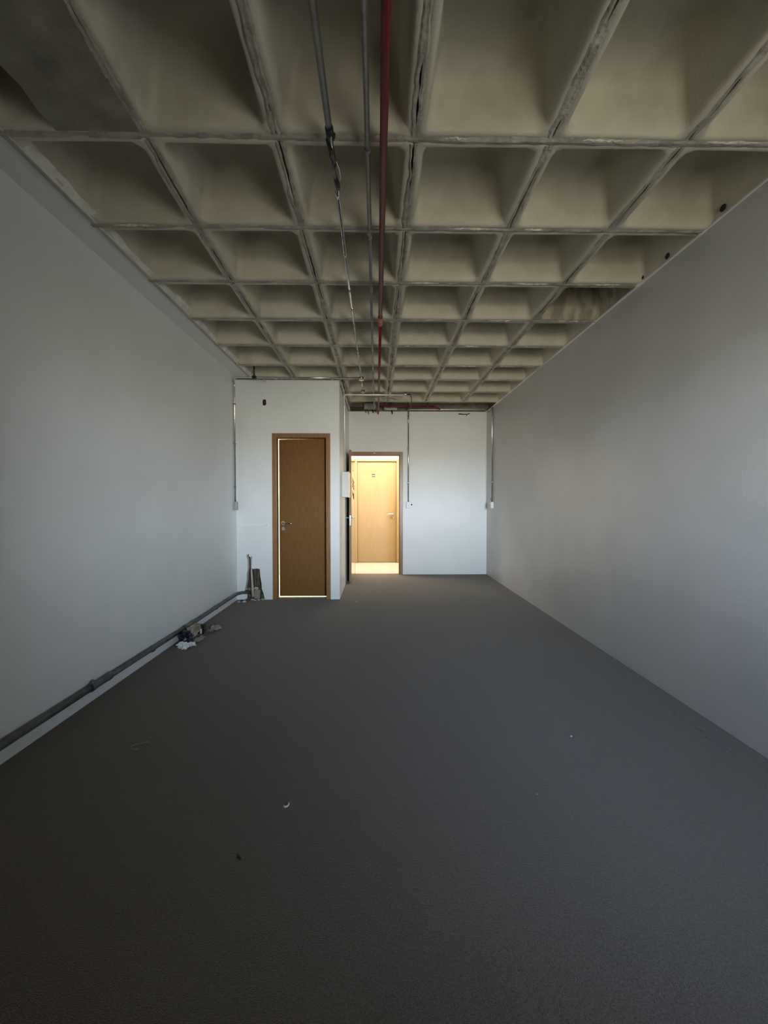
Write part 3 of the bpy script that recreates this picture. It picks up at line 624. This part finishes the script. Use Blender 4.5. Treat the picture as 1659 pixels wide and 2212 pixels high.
# boxes and stubs on the beam above the entry
def gbox(x0, x1, z0, z1, y0, label, grp=None):
    t = empty('junction_box', ((x0+x1)/2, YB+0.03, z0), label, 'box', grp)
    MB().box(x0, x1, y0, YB+0.03, z0, z1, 0.003).build('body', M['grey_box'], t)
    MB().box(x0-0.003, x1+0.003, y0-0.004, y0, z0-0.003, z1+0.003, 0.001).build('cover', M['grey_box'], t)
    for (a, b) in ((x0+0.012, z0+0.012), (x1-0.012, z1-0.012)): MB().tube([(a, y0-0.006, b), (a, y0-0.004, b)], 0.004, 8).build('screw', M['chrome'], t)
    return t
gbox(-0.215, -0.02, 2.862, 2.955, 7.16, 'square grey metal junction box where the middle conduit ends')
gbox(0.125, 0.345, 2.852, 2.892, 7.17, 'long low grey metal box right of the square junction box')
for (x, lab) in ((-0.20, 'short dark pipe stub hanging left of the pair under the square junction box'), (-0.155, 'short dark pipe stub, second from left under the square junction box'), (-0.075, 'short dark pipe stub hanging under the middle of the ceiling pipes'), (0.255, 'short dark pipe stub hanging below the long low grey box')):
    zb = 2.79 if x in (-0.155, 0.255) else 2.81
    t = empty('pipe_stub', (x, YB, zb), lab, 'pipe', 'pipe stubs under the far ceiling')
    mb = MB(); mb.tube([(x, YB-0.014, 2.862), (x+0.008, YB-0.014, 2.83), (x+0.015, YB-0.014, zb)], [0.011, 0.012, 0.009], 10); mb.build('stub', M['dull_steel'] if x < -0.1 else M['black'], t)
    mb = MB(); mb.tube([(x-0.001, YB-0.014, 2.85), (x+0.002, YB-0.014, 2.842)], 0.015, 10); mb.build('collar', M['black'], t)
MB_ = MB().tube([(0.026, YB-0.02, 2.855), (0.024, YB-0.02, 2.785)], 0.011, 10)
t = MB_.build('pipe_stub', M['red']); tag(t, 'short red pipe stub dropping at the end of the sprinkler pipe', 'pipe')
MB().box(-0.46, -0.235, YB-0.005, YB+0.03, 2.84, 2.915, 0.004).build('dark_block', M['crack'], wb)['label'] = 'dark recess block above the wall'  # plain dark block at the recess above the wall

# breaker box on the side wall
bb = empty('breaker_box', (XC, 5.9, 1.34), 'white metal breaker box mounted on the side wall before the entry', 'box')
MB().box(XC, XC+0.078, 5.80, 6.16, 1.335, 1.686, 0.003).build('body', M['panel_grey'], bb)
MB().box(XC+0.079, XC+0.093, 5.793, 6.167, 1.330, 1.691, 0.003).build('cover', M['white_plastic'], bb)['label'] = 'pale cover plate'
MB().tube([(XC+0.093, 6.13, 1.5), (XC+0.098, 6.13, 1.5)], 0.008, 10).build('latch', M['dull_steel'], bb)

# ---------------------------------------------------------------- low conduit along left wall
lp = empty('low_conduit', (XL, 2.5, 0), 'thick dark grey conduit running low along the left wall', 'conduit')
xp = XL+0.0285
MB().tube([(xp, WY, 0.118), (xp, 0.8, 0.117), (xp, 2.60, 0.108)], 0.0225, 16).build('pipe', M['low_pipe'], lp)
MB().tube([(xp, 2.76, 0.107), (xp, 3.86, 0.098)], 0.0205, 16).build('pipe', M['low_pipe'], lp)
MB().tube([(xp, 4.02, 0.098), (xp, 5.12, 0.100), (xp+0.012, 5.26, 0.104), (xp+0.05, 5.335, 0.104), (xp+0.10, 5.365, 0.10), (cx(533), YC+0.02, 0.095), (cx(538), YC+0.05, 0.09)], [0.0205, 0.0205, 0.0205, 0.020, 0.019, 0.018, 0.017], 14).build('pipe', M['low_pipe'], lp)
mb = MB(); mb.tube([(xp, 2.585, 0.108), (xp, 2.615, 0.108), (xp, 2.62, 0.108), (xp, 2.74, 0.107), (xp, 2.745, 0.107), (xp, 2.775, 0.107)], [0.0275, 0.0275, 0.0245, 0.0245, 0.027, 0.027], 14)
blob(mb, (xp+0.004, 2.60, 0.138), 0.016, 3, 0.2, 2); mb.build('coupling', M['low_pipe'], lp)['label'] = 'threaded coupling'
mb = MB(); mb.tube([(xp, 3.84, 0.098), (xp, 3.88, 0.098), (xp, 3.885, 0.098), (xp, 3.995, 0.098), (xp, 4.0, 0.098), (xp, 4.04, 0.098)], [0.025, 0.025, 0.022, 0.022, 0.025, 0.025], 14); mb.build('coupling', M['low_pipe'], lp)
for y in (0.9, 1.7, 3.3, 4.6): MB().tube([(xp, y-0.009, 0.113 if y < 2 else 0.10), (xp, y+0.009, 0.113 if y < 2 else 0.10)], 0.0255, 14).build('strap', M['low_pipe'], lp)
MB().tube([(xp+0.09, YC-0.022, 0.125), (cx(530), YC-0.012, 0.12), (cx(536), YC+0.03, 0.105), (cx(541), YC+0.02, 0.06)], 0.008, 8).build('black_cable', M['black'], lp)
MB().tube([(cx(533), YC+0.01, 0.10), (cx(538), YC-0.02, 0.07), (cx(537), YC-0.03, 0.02), (cx(541), YC-0.04, 0.006)], 0.006, 8).build('black_cable', M['black'], lp)

# ---------------------------------------------------------------- rubbish by the left wall
def single(mb, name, m, label, cat, grp=None): return tag(mb.build(name, m), label, cat, grp)
mb = blob(MB(), (-1.710, 3.725, 0.056), 0.066, 12, 0.30, 3, (0.72, 0.95, 0.85)); single(mb, 'plastic_bag', M['navy'], 'crumpled navy plastic bag on the carpet under the low conduit', 'bag')
mb = blob(MB(), (-1.665, 3.600, 0.024), 0.046, 17, 0.5, 3, (1.15, 0.8, 0.55)); blob(mb, (-1.618, 3.645, 0.02), 0.03, 19, 0.5, 2, (1, 0.9, 0.7))
single(mb, 'crumpled_paper', M['foam'], 'crumpled white paper lying against the navy bag', 'paper')
mb = MB(); mb.box(-1.748, -1.68, 3.815, 3.97, 0.040, 0.112, 0.012)
rr = random.Random(77); mb.v = [(a+rr.uniform(-.006, .006), b+rr.uniform(-.008, .008), c+rr.uniform(-.01, .008)) for a, b, c in mb.v]
blob(mb, (-1.72, 3.89, 0.028), 0.035, 23, 0.3, 2, (1, 1.3, 0.8))
single(mb, 'mortar_chunk', M['rough_concrete'], 'beige crumbled mortar chunk above the navy bag beside the conduit', 'rubble')
mb = MB(); mb.box(-1.745, -1.655, 4.00, 4.04, 0.072, 0.084, 0.002).box(-1.715, -1.672, 3.985, 4.03, 0.0, 0.072, 0.004).tube([(-1.66, 3.97, 0.004), (-1.645, 3.975, 0.03), (-1.65, 4.0, 0.07)], 0.006, 8)
single(mb, 'bracket', M['black'], 'black plastic bracket behind the navy bag', 'bracket')
mb = MB(); mb.box(-1.682, -1.666, 3.955, 3.965, 0.012, 0.055, 0.002)
single(mb, 'metal_tab', M['panel_grey'], 'small pale grey tab standing before the black bracket', 'tab')
def sheet(cx_, cy_, wx, wy, seed, hz, nx=10):
    rr = random.Random(seed); mb = MB(); vs = []
    for a in range(nx+1):
        for b in range(nx+1):
            x = cx_+(a/nx-0.5)*wx*(0.8+0.3*math.sin(b*0.7+seed)); y = cy_+(b/nx-0.5)*wy*(0.85+0.2*math.cos(a*0.6+seed))
            vs.append((x, y, 0.004+hz*abs(math.sin(a*1.3+seed)*math.cos(b*1.1))+rr.uniform(0, hz*0.3)))
    n_ = len(vs); vs += [(x, y, z-0.0015) for x, y, z in vs]; fs = []
    for a in range(nx):
        for b in range(nx):
            i = a*(nx+1)+b; fs += [(i, i+1, i+nx+2, i+nx+1), (n_+i, n_+i+nx+1, n_+i+nx+2, n_+i+1)]
    return mb.add(vs, fs)
single(sheet(-1.600, 4.10, 0.10, 0.22, 3, 0.03), 'plastic_film', M['film'], 'dusty clear plastic film on the carpet behind the black bracket', 'film')
single(sheet(-1.62, 3.80, 0.07, 0.20, 5, 0.018), 'plastic_film', M['film'], 'narrow strip of dusty plastic film right of the crumpled white paper', 'film')
# rubble at the broken wall
places = [(-1.655, 5.34, 0.02, 'brick', 'dark brick fragment under the conduit end at the broken wall'), (-1.715, 5.29, 0.018, 'black', 'small black cable scrap left of the rubble under the conduit'),
          (-1.60, 5.36, 0.017, 'mortar', 'pale mortar crumb right below the broken wall chase'), (-1.52, 5.355, 0.015, 'mortar', 'flat pale mortar crumb at the right foot of the chase'),
          (-1.475, 5.375, 0.022, 'rough_concrete', 'brown rubble lump at the right edge of the broken wall'), (-1.67, 5.24, 0.02, 'plaster', 'pale plaster crumb nearest the viewer under the chase'),
          (-1.74, 5.24, 0.014, 'mortar', 'grey mortar crumb leftmost of the rubble by the broken wall'), (-1.56, 5.33, 0.012, 'plaster', 'tiny plaster crumb in front of the broken wall')]
for k, (x, y, r, m, lab) in enumerate(places):
    single(blob(MB(), (x, y, r*0.5), r, 40+k, 0.5, 2, (1.3, 1.0, 0.6)), 'rubble_piece', M[m], lab, 'rubble', 'rubble crumbs at the foot of the broken wall')
# small things on the carpet
mb = MB().tube([(-1.196, 2.175, 0.006), (-1.225, 2.165, 0.004), (-1.258, 2.155, 0.004), (-1.268, 2.135, 0.004), (-1.258, 2.118, 0.004), (-1.235, 2.108, 0.004), (-1.212, 2.110, 0.004)], 0.0022, 8)
single(mb, 'string', M['edge_wood'], 'curled pale brown string lying on the carpet at left', 'string')
bpy.data.objects['string'].data.materials[0] = mat('pale_string', (0.30, 0.25, 0.21), 0.8)
mb = MB().tube([(-0.386, 1.700, 0.004), (-0.378, 1.692, 0.005), (-0.369, 1.697, 0.006), (-0.366, 1.708, 0.007), (-0.370, 1.716, 0.006)], [0.004, 0.004, 0.0035, 0.003, 0.002], 8)
single(mb, 'paper_scrap', M['foam'], 'small curled white scrap on the carpet in the foreground', 'scrap')
mb = MB().tube([(-0.492, 1.462, 0.004), (-0.488, 1.450, 0.006), (-0.480, 1.444, 0.004)], [0.004, 0.005, 0.003], 7)
single(mb, 'dark_scrap', M['black'], 'tiny black scrap on the carpet nearest the viewer', 'scrap')
single(blob(MB(), (1.044, 2.189, 0.004), 0.005, 3, .3, 1, (1, 1, .8)), 'white_crumb', M['foam'], 'tiny white crumb on the carpet toward the right wall', 'crumb')
single(blob(MB(), (0.690, 1.752, 0.003), 0.003, 5, .3, 1), 'white_crumb', M['foam'], 'minute pale crumb right of centre in the foreground carpet', 'crumb')
single(blob(MB(), (-0.262, 5.25, 0.003), 0.014, 6, .3, 2, (1.3, 1, .25)), 'paper_scrap', M['mortar'], 'flat pale scrap on the carpet near the projecting corner', 'scrap')
# worn tufts near the right wall
rr = random.Random(50); mb = MB()
for k in range(22):
    y = 2.02+rr.random()*0.42; x = 1.80 - abs(rr.gauss(0, 0.025)) + (2.3-y)*0.05
    mb.tube([(x, y, 0.001), (x+rr.uniform(-.012, .012), y+rr.uniform(-.02, .02), 0.005), (x+rr.uniform(-.02, .02), y+rr.uniform(-.03, .03), 0.002)], [0.001, 0.0018, 0.0008], 5)
o = mb.build('frayed_tufts', mat('frayed_pile', (0.22, 0.225, 0.23), 0.9), fl); o['kind'] = 'stuff'; o['label'] = 'frayed pale carpet fibres by the right wall'
